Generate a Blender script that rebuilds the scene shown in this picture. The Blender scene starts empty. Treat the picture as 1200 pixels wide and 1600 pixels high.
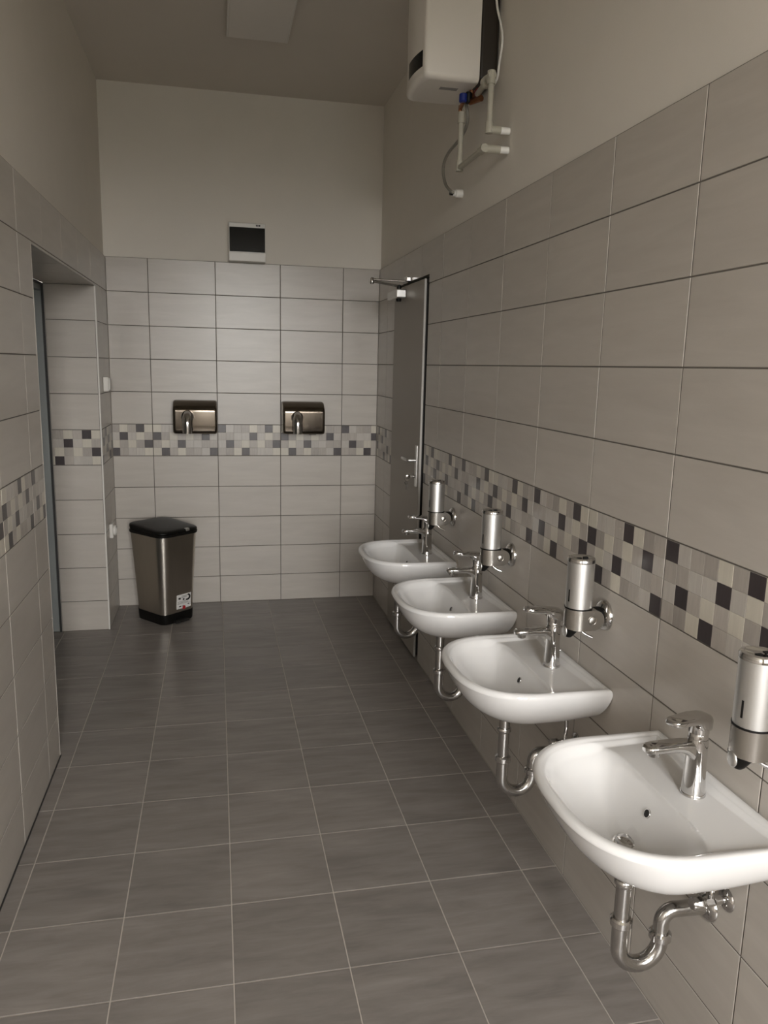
import bpy, bmesh, math, random
from mathutils import Matrix, Vector
random.seed(7)
R = math.radians
scene = bpy.context.scene
COL = scene.collection

# ------------------------------------------------------------------ camera
def make_camera():
    f_px, loc = 1213.65, Vector((-1.0451, -5.0913, 1.5647))
    yaw, pitch, roll = 0.2145, -0.1847, 0.0229
    fw = Vector((math.sin(yaw)*math.cos(pitch), math.cos(yaw)*math.cos(pitch), math.sin(pitch)))
    s0 = fw.cross(Vector((0, 0, 1))).normalized(); u0 = s0.cross(fw)
    s = s0*math.cos(roll)+u0*math.sin(roll); u = -s0*math.sin(roll)+u0*math.cos(roll)
    cd = bpy.data.cameras.new('camera'); cam = bpy.data.objects.new('camera', cd); COL.objects.link(cam)
    cd.sensor_fit = 'VERTICAL'; cd.sensor_height = 36; cd.sensor_width = 27
    cd.lens = f_px*36/1600; cd.clip_start = 0.02; cd.clip_end = 200
    m = Matrix((s, u, -fw)).transposed().to_4x4(); m.translation = loc
    cam.matrix_world = m; scene.camera = cam
make_camera()

# ------------------------------------------------------------------ world, light, exposure
SKY_STRENGTH = 18.0
GROUND_STRENGTH = 1.6
WIN_X0, WIN_X1, WIN_Z0, WIN_Z1, WIN_Y = -1.22, -0.18, 1.0, 2.9, -7.2
def make_world():
    w = bpy.data.worlds.new('overcast_sky'); scene.world = w; w.use_nodes = True
    nt = w.node_tree; nt.nodes.clear()
    out = nt.nodes.new('ShaderNodeOutputWorld'); bg = nt.nodes.new('ShaderNodeBackground')
    tc = nt.nodes.new('ShaderNodeTexCoord'); sp = nt.nodes.new('ShaderNodeSeparateXYZ')
    ramp = nt.nodes.new('ShaderNodeMapRange'); mix = nt.nodes.new('ShaderNodeMix'); mix.data_type = 'RGBA'
    ramp.inputs['From Min'].default_value = -0.03; ramp.inputs['From Max'].default_value = 0.03
    mix.inputs['A'].default_value = (GROUND_STRENGTH*.95, GROUND_STRENGTH, GROUND_STRENGTH*.9, 1)
    mix.inputs['B'].default_value = (SKY_STRENGTH*1.0, SKY_STRENGTH*.98, SKY_STRENGTH*.955, 1)
    nt.links.new(tc.outputs['Generated'], sp.inputs[0]); nt.links.new(sp.outputs['Z'], ramp.inputs['Value'])
    nt.links.new(ramp.outputs['Result'], mix.inputs['Factor']); nt.links.new(mix.outputs['Result'], bg.inputs['Color'])
    nt.links.new(bg.outputs[0], out.inputs[0])
make_world()
def make_portal():
    ld = bpy.data.lights.new('window_portal', 'AREA'); ld.shape = 'RECTANGLE'
    ld.size = WIN_X1-WIN_X0; ld.size_y = WIN_Z1-WIN_Z0; ld.cycles.is_portal = True
    o = bpy.data.objects.new('window_portal', ld); COL.objects.link(o)
    o.location = ((WIN_X0+WIN_X1)/2, WIN_Y-0.02, (WIN_Z0+WIN_Z1)/2); o.rotation_euler = (R(90), 0, 0)
make_portal()
scene.view_settings.view_transform = 'Standard'; scene.view_settings.look = 'None'
scene.view_settings.gamma = 1; scene.view_settings.use_curve_mapping = False
scene.view_settings.exposure = 1.2
scene.cycles.use_denoising = True
scene.cycles.max_bounces = 14; scene.cycles.diffuse_bounces = 8; scene.cycles.glossy_bounces = 6
scene.cycles.sample_clamp_indirect = 8

# ------------------------------------------------------------------ materials
def new_mat(name):
    m = bpy.data.materials.new(name); m.use_nodes = True
    nt = m.node_tree
    return m, nt, nt.nodes['Principled BSDF']
def mat(name, col, rough=.5, metal=0, spec=.5, noise=None, bump=None, coat=0):
    """plain procedural material: colour broken up by a little noise, optional bump"""
    m, nt, b = new_mat(name)
    b.inputs['Roughness'].default_value = rough; b.inputs['Metallic'].default_value = metal
    b.inputs['Specular IOR Level'].default_value = spec; b.inputs['Coat Weight'].default_value = coat
    b.inputs['Base Color'].default_value = (*col, 1)
    if noise or bump:
        tc = nt.nodes.new('ShaderNodeTexCoord')
    if noise:
        sc, amt, stretch = noise
        mp = nt.nodes.new('ShaderNodeMapping'); mp.inputs['Scale'].default_value = stretch
        n = nt.nodes.new('ShaderNodeTexNoise'); n.inputs['Scale'].default_value = sc; n.inputs['Detail'].default_value = 4
        mr = nt.nodes.new('ShaderNodeMapRange'); mr.inputs['To Min'].default_value = 1-amt; mr.inputs['To Max'].default_value = 1+amt
        mx = nt.nodes.new('ShaderNodeVectorMath'); mx.operation = 'SCALE'; mx.inputs[0].default_value = col
        nt.links.new(tc.outputs['Object'], mp.inputs[0]); nt.links.new(mp.outputs[0], n.inputs['Vector'])
        nt.links.new(n.outputs['Fac'], mr.inputs['Value']); nt.links.new(mr.outputs[0], mx.inputs['Scale'])
        nt.links.new(mx.outputs[0], b.inputs['Base Color'])
    if bump:
        sc, st, stretch = bump
        mp2 = nt.nodes.new('ShaderNodeMapping'); mp2.inputs['Scale'].default_value = stretch
        n2 = nt.nodes.new('ShaderNodeTexNoise'); n2.inputs['Scale'].default_value = sc; n2.inputs['Detail'].default_value = 3
        bp = nt.nodes.new('ShaderNodeBump'); bp.inputs['Strength'].default_value = st; bp.inputs['Distance'].default_value = .002
        nt.links.new(tc.outputs['Object'], mp2.inputs[0]); nt.links.new(mp2.outputs[0], n2.inputs['Vector'])
        nt.links.new(n2.outputs['Fac'], bp.inputs['Height']); nt.links.new(bp.outputs[0], b.inputs['Normal'])
    return m
def tile_mat(name, lo, hi, rough, var=.05, stretch=(3, 22, 1), sc=1.6, bump=.0, spec=.5):
    """stoneware with streaks along the tile; every tile gets its own offset and tone"""
    m, nt, b = new_mat(name)
    tc = nt.nodes.new('ShaderNodeTexCoord'); oi = nt.nodes.new('ShaderNodeObjectInfo')
    mp = nt.nodes.new('ShaderNodeMapping'); mp.inputs['Scale'].default_value = stretch
    mul = nt.nodes.new('ShaderNodeMath'); mul.operation = 'MULTIPLY'; mul.inputs[1].default_value = 57.3
    cmb = nt.nodes.new('ShaderNodeCombineXYZ')
    nt.links.new(oi.outputs['Random'], mul.inputs[0])
    for i in range(3): nt.links.new(mul.outputs[0], cmb.inputs[i])
    nt.links.new(cmb.outputs[0], mp.inputs['Location']); nt.links.new(tc.outputs['Object'], mp.inputs[0])
    n = nt.nodes.new('ShaderNodeTexNoise'); n.inputs['Scale'].default_value = sc; n.inputs['Detail'].default_value = 6
    n.inputs['Roughness'].default_value = .6; n.inputs['Distortion'].default_value = .4
    nt.links.new(mp.outputs[0], n.inputs['Vector'])
    cr = nt.nodes.new('ShaderNodeValToRGB'); cr.color_ramp.elements[0].position = .3; cr.color_ramp.elements[1].position = .72
    cr.color_ramp.elements[0].color = (*lo, 1); cr.color_ramp.elements[1].color = (*hi, 1)
    nt.links.new(n.outputs['Fac'], cr.inputs[0])
    mr = nt.nodes.new('ShaderNodeMapRange'); mr.inputs['To Min'].default_value = 1-var; mr.inputs['To Max'].default_value = 1+var
    nt.links.new(oi.outputs['Random'], mr.inputs['Value'])
    vs = nt.nodes.new('ShaderNodeVectorMath'); vs.operation = 'SCALE'
    nt.links.new(cr.outputs[0], vs.inputs[0]); nt.links.new(mr.outputs[0], vs.inputs['Scale'])
    nt.links.new(vs.outputs[0], b.inputs['Base Color'])
    b.inputs['Roughness'].default_value = rough; b.inputs['Specular IOR Level'].default_value = spec
    if bump:
        bp = nt.nodes.new('ShaderNodeBump'); bp.inputs['Strength'].default_value = bump; bp.inputs['Distance'].default_value = .001
        nt.links.new(n.outputs['Fac'], bp.inputs['Height']); nt.links.new(bp.outputs[0], b.inputs['Normal'])
    return m

M = {}
M['plaster'] = mat('white_wall_paint', (.75, .715, .655), .85, noise=(6, .03, (1, 1, 1)), bump=(220, .12, (1, 1, 1)))
M['ceiling'] = mat('white_ceiling_paint', (.66, .62, .565), .9, noise=(4, .03, (1, 1, 1)))
M['tile'] = tile_mat('beige_wall_tile', (.475, .442, .40), (.535, .50, .455), .30, .025, (2, 14, 1))
M['tile_edge'] = M['tile']
M['grout'] = mat('grey_wall_grout', (.14, .126, .11), .9, noise=(60, .08, (1, 1, 1)))
M['floor'] = tile_mat('grey_floor_tile', (.188, .170, .157), (.285, .26, .24), .38, .07, (2.4, 13, 1), 1.7, .1)
M['fgrout'] = mat('light_floor_grout', (.50, .455, .41), .9, noise=(60, .1, (1, 1, 1)))
M['mos_dark'] = tile_mat('mosaic_dark', (.045, .036, .038), (.06, .05, .052), .28, .1, (30, 4, 1), 3)
M['mos_cream'] = tile_mat('mosaic_cream', (.56, .525, .45), (.62, .58, .50), .28, .05, (40, 4, 1), 3)
M['mos_light'] = tile_mat('mosaic_light', (.46, .43, .395), (.53, .50, .455), .28, .05, (40, 4, 1), 3)
M['mos_grey'] = tile_mat('mosaic_grey', (.39, .355, .32), (.46, .425, .385), .28, .06, (40, 4, 1), 3)
M['mos_mid'] = tile_mat('mosaic_mid_grey', (.34, .31, .28), (.41, .375, .34), .28, .06, (40, 4, 1), 3)
M['mos_bed'] = mat('mosaic_bed', (.36, .335, .30), .8, noise=(50, .05, (1, 1, 1)))
M['trim'] = mat('white_trim_plastic', (.72, .70, .66), .4, noise=(30, .02, (1, 1, 1)))
M['ceramic'] = mat('white_glazed_ceramic', (.73, .725, .72), .05, spec=.6, noise=(5, .01, (1, 1, 1)), coat=.2)
M['chrome'] = mat('chrome', (.63, .62, .61), .05, 1, noise=(20, .02, (1, 1, 1)))
M['chrome_dull'] = mat('dull_chrome_pipe', (.54, .53, .515), .15, 1, noise=(30, .06, (1, 1, 1)))
M['brushed'] = mat('brushed_steel', (.50, .48, .45), .27, 1, noise=(6, .06, (40, 40, 1)))
M['satin'] = mat('satin_aluminium', (.70, .695, .68), .42, 1, noise=(6, .03, (60, 60, 1)))
M['dryer'] = mat('dark_polished_steel', (.17, .145, .118), .15, 1, noise=(6, .05, (1, 1, 30)))
M['binsteel'] = mat('bin_brushed_steel', (.66, .62, .56), .28, 1, noise=(5, .05, (30, 30, 1)))
M['black'] = mat('black_plastic', (.007, .0065, .006), .4, spec=.2, noise=(40, .1, (1, 1, 1)))
M['blacksoft'] = mat('black_rubber', (.01, .009, .008), .6, noise=(40, .1, (1, 1, 1)))
M['glass'] = mat('smoked_glass_panel', (.006, .006, .005), .1, spec=.15, noise=(10, .1, (1, 1, 1)))
M['white'] = mat('white_plastic', (.74, .72, .68), .35, noise=(30, .02, (1, 1, 1)))
M['heater'] = mat('heater_white_enamel', (.80, .765, .71), .3, noise=(10, .02, (1, 1, 1)))
M['heaterdark'] = mat('heater_dark_back', (.028, .021, .015), .45, noise=(10, .1, (1, 1, 1)))
M['pvc'] = mat('grey_plastic_pipe', (.42, .40, .33), .42, noise=(30, .05, (1, 1, 1)))
M['hose'] = mat('grey_hose', (.26, .245, .21), .45, noise=(30, .05, (1, 1, 1)))
M['sleeve'] = mat('white_pipe_sleeve', (.86, .85, .81), .5, noise=(30, .03, (1, 1, 1)))
M['blue'] = mat('blue_valve_cap', (.01, .025, .20), .35, noise=(30, .1, (1, 1, 1)))
M['red'] = mat('red_valve_cap', (.16, .012, .01), .4, noise=(30, .1, (1, 1, 1)))
M['copper'] = mat('copper_brass', (.33, .15, .075), .3, 1, noise=(30, .1, (1, 1, 1)))
M['door'] = mat('grey_door_laminate', (.33, .30, .26), .45, noise=(3, .03, (1, 1, 1)))
M['dooredge'] = mat('light_door_edge', (.46, .44, .41), .45, noise=(20, .03, (1, 1, 1)))
M['frame'] = mat('door_gap_shade', (.022, .02, .018), .5, noise=(20, .05, (1, 1, 1)))  # shade in the gap round the grey door, put into the colour
M['steelframe'] = mat('blue_grey_steel_frame', (.30, .325, .325), .35, noise=(20, .04, (1, 1, 1)))
M['seal'] = mat('dark_seal', (.03, .03, .03), .6, noise=(20, .05, (1, 1, 1)))
M['paper'] = mat('white_sticker_paper', (.74, .73, .71), .6, noise=(30, .03, (1, 1, 1)))
M['ink'] = mat('black_print', (.02, .02, .02), .6, noise=(30, .05, (1, 1, 1)))
M['greyink'] = mat('grey_print', (.30, .29, .28), .6, noise=(30, .05, (1, 1, 1)))
M['redink'] = mat('red_print', (.42, .02, .025), .6, noise=(30, .05, (1, 1, 1)))
M['lampdiff'] = mat('lamp_diffuser', (.74, .71, .67), .5, noise=(30, .01, (1, 1, 1)))
M['windowframe'] = mat('white_window_frame', (.78, .77, .75), .35, noise=(30, .02, (1, 1, 1)))
M['outer'] = mat('masonry_core', (.4, .38, .35), .9, noise=(30, .05, (1, 1, 1)))

# ------------------------------------------------------------------ mesh helpers
def finish(name, bm, material, parent=None, smooth=None, kind=None, mats=None, loc=None):
    me = bpy.data.meshes.new(name)
    bmesh.ops.recalc_face_normals(bm, faces=bm.faces[:])
    bm.to_mesh(me); bm.free()
    for m in (mats or [material]): me.materials.append(m)
    if smooth is not None:
        for p in me.polygons: p.use_smooth = True
        me.set_sharp_from_angle(angle=R(smooth))
    o = bpy.data.objects.new(name, me); COL.objects.link(o)
    if parent: o.parent = parent
    if loc: o.location = loc
    if kind: o['kind'] = kind
    return o
def box(bm, x0, x1, y0, y1, z0, z1, bev=0, seg=2, mi=0):
    vs = [bm.verts.new((x, y, z)) for x in (x0, x1) for y in (y0, y1) for z in (z0, z1)]
    fs = [bm.faces.new([vs[i] for i in f]) for f in ((0, 1, 3, 2), (4, 6, 7, 5), (0, 4, 5, 1), (2, 3, 7, 6), (0, 2, 6, 4), (1, 5, 7, 3))]
    for f in fs: f.material_index = mi
    if bev:
        es = list({e for f in fs for e in f.edges})
        bmesh.ops.bevel(bm, geom=es, offset=bev, segments=seg, profile=.5, affect='EDGES')
def loft(bm, rings, cap0=True, cap1=True, mi=0, close=True):
    vr = [[bm.verts.new(p) for p in r] for r in rings]
    n = len(vr[0])
    for a, b in zip(vr, vr[1:]):
        for i in range(n if close else n-1):
            j = (i+1) % n
            f = bm.faces.new((a[i], a[j], b[j], b[i])); f.material_index = mi
    if cap0: bm.faces.new(vr[0][::-1]).material_index = mi
    if cap1: bm.faces.new(vr[-1]).material_index = mi
    return vr
def lathe(bm, prof, axis='z', c=(0, 0, 0), n=32, cap=True, mi=0):
    """prof = [(radius, height along axis)]"""
    rings = []
    for r, h in prof:
        ring = []
        for i in range(n):
            a = 2*math.pi*i/n; u, v = r*math.cos(a), r*math.sin(a)
            p = {'z': (u, v, h), 'x': (h, u, v), 'y': (v, h, u)}[axis]
            ring.append((p[0]+c[0], p[1]+c[1], p[2]+c[2]))
        rings.append(ring)
    loft(bm, rings, cap, cap, mi)
def smooth_path(pts, sub=8):
    """Catmull-Rom through the points"""
    P = [Vector(p) for p in pts]; out = []
    for i in range(len(P)-1):
        p0 = P[max(i-1, 0)]; p1 = P[i]; p2 = P[i+1]; p3 = P[min(i+2, len(P)-1)]
        for k in range(sub):
            t = k/sub
            out.append(.5*((2*p1)+(p2-p0)*t+(2*p0-5*p1+4*p2-p3)*t*t+(3*p1-p0-3*p2+p3)*t**3))
    out.append(P[-1]); return out
def fillet(pts, r, seg=8):
    """polyline with rounded corners"""
    P = [Vector(p) for p in pts]; out = [P[0]]
    for i in range(1, len(P)-1):
        a = (P[i-1]-P[i]); b = (P[i+1]-P[i]); la, lb = a.length, b.length
        a.normalize(); b.normalize(); ang = a.angle(b)
        d = min(r/math.tan(ang/2), la*.49, lb*.49); rr = d*math.tan(ang/2)
        bis = (a+b).normalized(); c = P[i]+bis*(rr/math.sin(ang/2))
        s, e = P[i]+a*d-c, P[i]+b*d-c; tot = s.angle(e); ax = s.cross(e).normalized()
        for k in range(seg+1): out.append(c+Matrix.Rotation(tot*k/seg, 3, ax) @ s)
    out.append(P[-1]); return out
def tube(bm, path, r, n=14, cap=True, mi=0):
    P = [Vector(p) for p in path]
    T = []
    for i in range(len(P)):
        t = P[min(i+1, len(P)-1)]-P[max(i-1, 0)]
        T.append(t.normalized())
    up = Vector((0, 0, 1)) if abs(T[0].z) < .9 else Vector((1, 0, 0))
    nrm = (up-T[0]*up.dot(T[0])).normalized()
    rings = []
    for i, p in enumerate(P):
        nrm = (nrm-T[i]*nrm.dot(T[i])).normalized(); b = T[i].cross(nrm)
        rr = r(i/(len(P)-1)) if callable(r) else r
        rings.append([p+(nrm*math.cos(2*math.pi*k/n)+b*math.sin(2*math.pi*k/n))*rr for k in range(n)])
    loft(bm, rings, cap, cap, mi)
def rrect(w, h, r, seg=5):
    """rounded rectangle outline centred on 0"""
    pts = []
    for cx, cy, a0 in ((w/2-r, h/2-r, 0), (-w/2+r, h/2-r, 90), (-w/2+r, -h/2+r, 180), (w/2-r, -h/2+r, 270)):
        for k in range(seg+1):
            a = R(a0+90*k/seg); pts.append((cx+r*math.cos(a), cy+r*math.sin(a)))
    return pts
def sstep(a, b, x):
    t = min(1, max(0, (x-a)/(b-a))); return t*t*(3-2*t)
def thing(name, label, cat, loc=(0, 0, 0), rz=0, group=None):
    o = bpy.data.objects.new(name, None); COL.objects.link(o)
    o.empty_display_size = .05; o.location = loc; o.rotation_euler = (0, 0, rz)
    o['label'] = label; o['category'] = cat
    if group: o['group'] = group
    return o
def tag(o, label, cat, group=None):
    o['label'] = label; o['category'] = cat
    if group: o['group'] = group
    return o
def copy_tree(o, parent=None):
    c = o.copy(); COL.objects.link(c); c.parent = parent
    for ch in list(o.children): copy_tree(ch, c)
    return c
def struct(name, bm, material, mats=None):
    return finish(name, bm, material, kind='structure', mats=mats)

# ------------------------------------------------------------------ room dimensions
WL = -1.68            # left tile face
H0 = 0.1785           # height of the cut bottom row
ROWS = [0.0, H0] + [H0+.2*k for k in range(1, 11)]      # row joints, top of the tiling = 2.1785
ZT = ROWS[-1]
ZC = 3.155
YN = -7.2            # inner face of the window wall
PL = .009             # tile proud of the plaster
DOOR = (0.515, 1.225, 2.022)                             # opening in the right wall: u0, u1 (u = -y), top
OY0, OY1, OZ = -2.0, -0.46, 1.968                        # opening in the left wall

# ------------------------------------------------------------------ wall shells
bm = bmesh.new()
box(bm, PL, .22, -DOOR[0], .2, -.1, ZC+.1); box(bm, PL, .22, YN-.2, -DOOR[1], -.1, ZC+.1)
box(bm, PL, .22, -DOOR[1], -DOOR[0], DOOR[2], ZC+.1); box(bm, .12, .22, -DOOR[1], -DOOR[0], -.1, DOOR[2])
wall_right = struct('wall_right', bm, M['plaster'])
bm = bmesh.new(); box(bm, WL-.5, .009, PL, .2, -.1, ZC+.1)
wall_back = struct('wall_back', bm, M['plaster'])
bm = bmesh.new()
XL = WL-PL
box(bm, WL-.27, XL, YN-.2, OY0-PL, -.1, ZC+.1); box(bm, WL-.27, XL, OY1+PL, PL, -.1, ZC+.1)
box(bm, WL-.27, XL, OY0-PL, OY1+PL, OZ+PL, ZC+.1)
wall_left = struct('wall_left', bm, M['plaster'])
bm = bmesh.new()
box(bm, WL-.27, WIN_X0, YN-.2, YN, -.1, ZC+.1); box(bm, WIN_X1, .22, YN-.2, YN, -.1, ZC+.1)
box(bm, WIN_X0, WIN_X1, YN-.2, YN, -.1, WIN_Z0); box(bm, WIN_X0, WIN_X1, YN-.2, YN, WIN_Z1, ZC+.1)
wall_near = struct('wall_near', bm, M['plaster'])
bm = bmesh.new(); box(bm, WL-.5, .2, YN-.2, .2, ZC, ZC+.12)
ceiling = struct('ceiling', bm, M['ceiling'])
bm = bmesh.new(); box(bm, WL-.5, .2, YN-.2, .2, -.12, -.0016)
floor = struct('floor', bm, M['fgrout'])

# window in the wall behind the camera (the room's daylight)
bm = bmesh.new()
w0, w1, z0, z1 = WIN_X0, WIN_X1, WIN_Z0, WIN_Z1
for a in ((w0, w0+.06, z0, z1), (w1-.06, w1, z0, z1), (w0+.06, w1-.06, z0, z0+.06), (w0+.06, w1-.06, z1-.06, z1),
          ((w0+w1)/2-.035, (w0+w1)/2+.035, z0+.06, z1-.06)):
    box(bm, a[0], a[1], YN-.14, YN-.08, a[2], a[3])
window = struct('window_1', bm, M['windowframe'])
bm = bmesh.new(); box(bm, w0-.03, w1+.03, YN-.08, YN+.04, z0-.03, z0, .004)
finish('window_sill', bm, M['windowframe'], window)

# ------------------------------------------------------------------ tiling
TYPE_A = ["DLgmCgDC", "ggLlDlCg", "LDgCgCmD", "gmCDglLC"]     # one decor tile, 8 x 4 squares
MOS = {'D': 'mos_dark', 'C': 'mos_cream', 'L': 'mos_light', 'l': 'mos_light', 'g': 'mos_grey', 'm': 'mos_mid'}
def decor_code(rot, r, c):
    return TYPE_A[3-r][7-c] if rot else TYPE_A[r][c]
MESHES = {}
def slab_mesh(w, h, th, material, name, ins=.0011, off=(0, 0)):
    """tile: origin at its lower left front corner; front face slightly inset so its edges are eased"""
    key = (round(w, 4), round(h, 4), th, material.name, round(off[0], 4), round(off[1], 4))
    if key not in MESHES:
        me = bpy.data.meshes.new(name)
        x0, y0 = off; i = ins
        v = [(x0, y0, -th), (x0+w, y0, -th), (x0+w, y0+h, -th), (x0, y0+h, -th),
             (x0, y0, -i*.7), (x0+w, y0, -i*.7), (x0+w, y0+h, -i*.7), (x0, y0+h, -i*.7),
             (x0+i, y0+i, 0), (x0+w-i, y0+i, 0), (x0+w-i, y0+h-i, 0), (x0+i, y0+h-i, 0)]
        f = [(8, 9, 10, 11), (3, 2, 1, 0)]
        for k in range(4):
            j = (k+1) % 4
            f += [(k, j, j+4, k+4), (k+4, j+4, j+8, k+8)]
        me.from_pydata(v, [], f); me.materials.append(material); MESHES[key] = me
    return MESHES[key]
def frame_matrix(O, U, V, N):
    m = Matrix((U, V, N)).transposed().to_4x4(); m.translation = Vector(O); return m
def subtract(rect, hole):
    u0, u1, v0, v1 = rect; a, b, c, d = hole
    if a >= u1 or b <= u0 or c >= v1 or d <= v0: return [rect]
    out = []
    if v1 > d+.004: out.append((u0, u1, max(d, v0), v1))
    if v0 < c-.004: out.append((u0, u1, v0, min(c, v1)))
    m0, m1 = max(v0, c), min(v1, d)
    if u0 < a-.004: out.append((u0, min(a, u1), m0, m1))
    if u1 > b+.004: out.append((max(b, u0), u1, m0, m1))
    return out
def joints(a, b, ref, pitch):
    k = math.floor((a-ref)/pitch); out = []
    while ref+pitch*k < b-1e-6:
        out.append((ref+pitch*k, ref+pitch*(k+1))); k += 1
    return out
GAP = .0038
def tile_area(parent, O, U, V, N, ua, ub, ref, rows=ROWS, hole=None, rot0=0, decor=True, mosaic_range=(-99, 99), pitch=.4):
    """lay tiles as single objects over a wall area; (u, v) are metres along U, V from O"""
    fm = frame_matrix(O, Vector(U), Vector(V), Vector(N))
    # grout bed behind the tiles
    bed = bmesh.new()
    for r in (subtract((ua, ub, rows[0], rows[-1]), hole) if hole else [(ua, ub, rows[0], rows[-1])]):
        box(bed, r[0], r[1], r[2], r[3], -PL, -.0018)
    b = finish('grout_bed', bed, M['grout'], parent); b.matrix_world = fm
    for v0, v1 in zip(rows, rows[1:]):
        is_decor = decor and abs(v0-(H0+.8)) < .01
        for c0, c1 in joints(ua, ub, ref, pitch):
            cell = (max(c0, ua), min(c1, ub), v0, v1)
            if cell[1]-cell[0] < .012: continue
            parts = subtract(cell, hole) if hole else [cell]
            if not parts: continue
            kcell = round((c0-ref)/pitch)
            if is_decor:
                decor_tile(parent, fm, c0, parts, v0, (kcell+rot0) % 2 == 1, mosaic_range[0] <= c0 <= mosaic_range[1])
            elif len(parts) == 1:
                p = parts[0]; g = GAP/2
                o = bpy.data.objects.new('wall_tile', slab_mesh(p[1]-p[0]-GAP, p[3]-p[2]-GAP, .0075, M['tile'], 'wall_tile'))
                COL.objects.link(o); o.parent = parent
                o.matrix_world = fm @ Matrix.Translation((p[0]+g, p[2]+g, random.uniform(-.0003, .0003)))
            else:
                tb = bmesh.new()
                for p in parts: box(tb, p[0]+GAP/2, p[1]-GAP/2 if p[1] == cell[1] else p[1], p[2] + (GAP/2 if p[2] == v0 else 0), p[3]-(GAP/2 if p[3] == v1 else 0), -.0075, 0)
                o = finish('wall_tile', tb, M['tile'], parent); o.matrix_world = fm
def decor_tile(parent, fm, c0, parts, v0, rot, singles):
    g = GAP/2
    bed = bmesh.new()
    for p in parts: box(bed, p[0]+g, p[1]-g, p[2]+g, p[3]-g, -.0075, -.0012)
    d = finish('decor_tile', bed, M['mos_bed'], parent); d.matrix_world = fm
    s = (.4-GAP)/8; t = (.2-GAP)/4
    groups = {}
    for r in range(4):
        for c in range(8):
            q = (c0+g+s*c, c0+g+s*(c+1), v0+g+t*(3-r), v0+g+t*(4-r))
            for p in parts:
                a, b, e, f = max(q[0], p[0]+g), min(q[1], p[1]-g), max(q[2], p[2]+g), min(q[3], p[3]-g)
                if b-a < .006 or f-e < .006: continue
                mt = M[MOS[decor_code(rot, r, c)]]; w, h = b-a-.0006, f-e-.0006
                if singles:
                    o = bpy.data.objects.new('mosaic_square', slab_mesh(w, h, .005, mt, 'mosaic_square', .0007))
                    COL.objects.link(o); o.parent = d
                    o.matrix_parent_inverse = Matrix.Identity(4); o.location = (a+.0003, e+.0003, 0)
                else:
                    groups.setdefault(mt.name, (mt, []))[1].append((a, b, e, f))
    for nme, (mt, rs) in groups.items():
        mb = bmesh.new()
        for a, b, e, f in rs: box(mb, a+.0003, b-.0003, e+.0003, f-.0003, -.005, 0)
        o = finish('mosaic_squares', mb, mt, d, kind='stuff'); o.matrix_parent_inverse = Matrix.Identity(4)

# right wall: u runs towards the camera
tile_area(wall_right, (0, 0, 0), (0, -1, 0), (0, 0, 1), (-1, 0, 0), 0, -YN, .267, hole=(DOOR[0], DOOR[1], -1, DOOR[2]), rot0=0, mosaic_range=(-.2, 3.9))
# back wall
tile_area(wall_back, (0, 0, 0), (1, 0, 0), (0, 0, 1), (0, -1, 0), WL, 0, -.2365-1.2, rot0=1)
# left wall (u runs away from the camera), lintel, far piece
tile_area(wall_left, (WL, 0, 0), (0, 1, 0), (0, 0, 1), (1, 0, 0), YN, 0, -2.2, hole=(OY0, OY1, -1, OZ), rot0=0, mosaic_range=(-3.5, 1))
# reveal of the left opening: far jamb, near jamb, soffit
def reveal_far():
    rows = ROWS[:-2]+[OZ]
    tile_area(wall_left, (0, OY1, 0), (1, 0, 0), (0, 0, 1), (0, -1, 0), WL-.265, WL-.004, WL-.004-.4, rows=rows, rot0=0)
reveal_far()
tile_area(wall_left, (0, OY0, 0), (-1, 0, 0), (0, 0, 1), (0, 1, 0), -WL+.004, -WL+.265, -WL+.004, rows=ROWS[:-2]+[OZ], mosaic_range=(9, 10))
tile_area(wall_left, (WL, 0, OZ), (0, 1, 0), (1, 0, 0), (0, 0, -1), OY0, OY1, -2.2, rows=[-.265, -.004], decor=False)

# floor tiles
def floor_tiles():
    fx, fy, px, py = -.4208, -1.1943, .3019, .3038
    for x0, x1 in joints(WL-.34, 0, fx, px):
        for y0, y1 in joints(YN, 0, fy, py):
            a, b, c, d = max(x0, WL-.34), min(x1, 0), max(y0, YN), min(y1, 0)
            if b <= WL:                                   # only inside the left opening beyond the wall line
                c, d = max(c, OY0), min(d, OY1)
            if b-a < .01 or d-c < .01: continue
            o = bpy.data.objects.new('floor_tile', slab_mesh(b-a-.0034, d-c-.0034, .0075, M['floor'], 'floor_tile'))
            COL.objects.link(o); o.parent = floor
            o.location = (a+.0017, c+.0017, random.uniform(-.0002, .0002))
floor_tiles()

# edge trims of the opening and dark silicone along the left wall foot
def trims():
    bm = bmesh.new(); box(bm, WL-.007, WL+.0015, OY1-.0015, OY1+.007, 0, OZ, .001, 1); struct('trim_1', bm, M['trim'])
    bm = bmesh.new(); box(bm, WL-.005, WL+.001, OY0-.005, OY0+.001, 0, OZ, .001, 1); struct('trim_2', bm, M['tile'])
    bm = bmesh.new(); box(bm, WL-.007, WL+.0015, OY0+.002, OY1-.002, OZ-.0015, OZ+.006, .001, 1); struct('trim_3', bm, M['tile'])
    bm = bmesh.new(); box(bm, WL, WL+.004, YN, OY0, 0, .004); struct('trim_4', bm, M['seal'])
trims()

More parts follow.
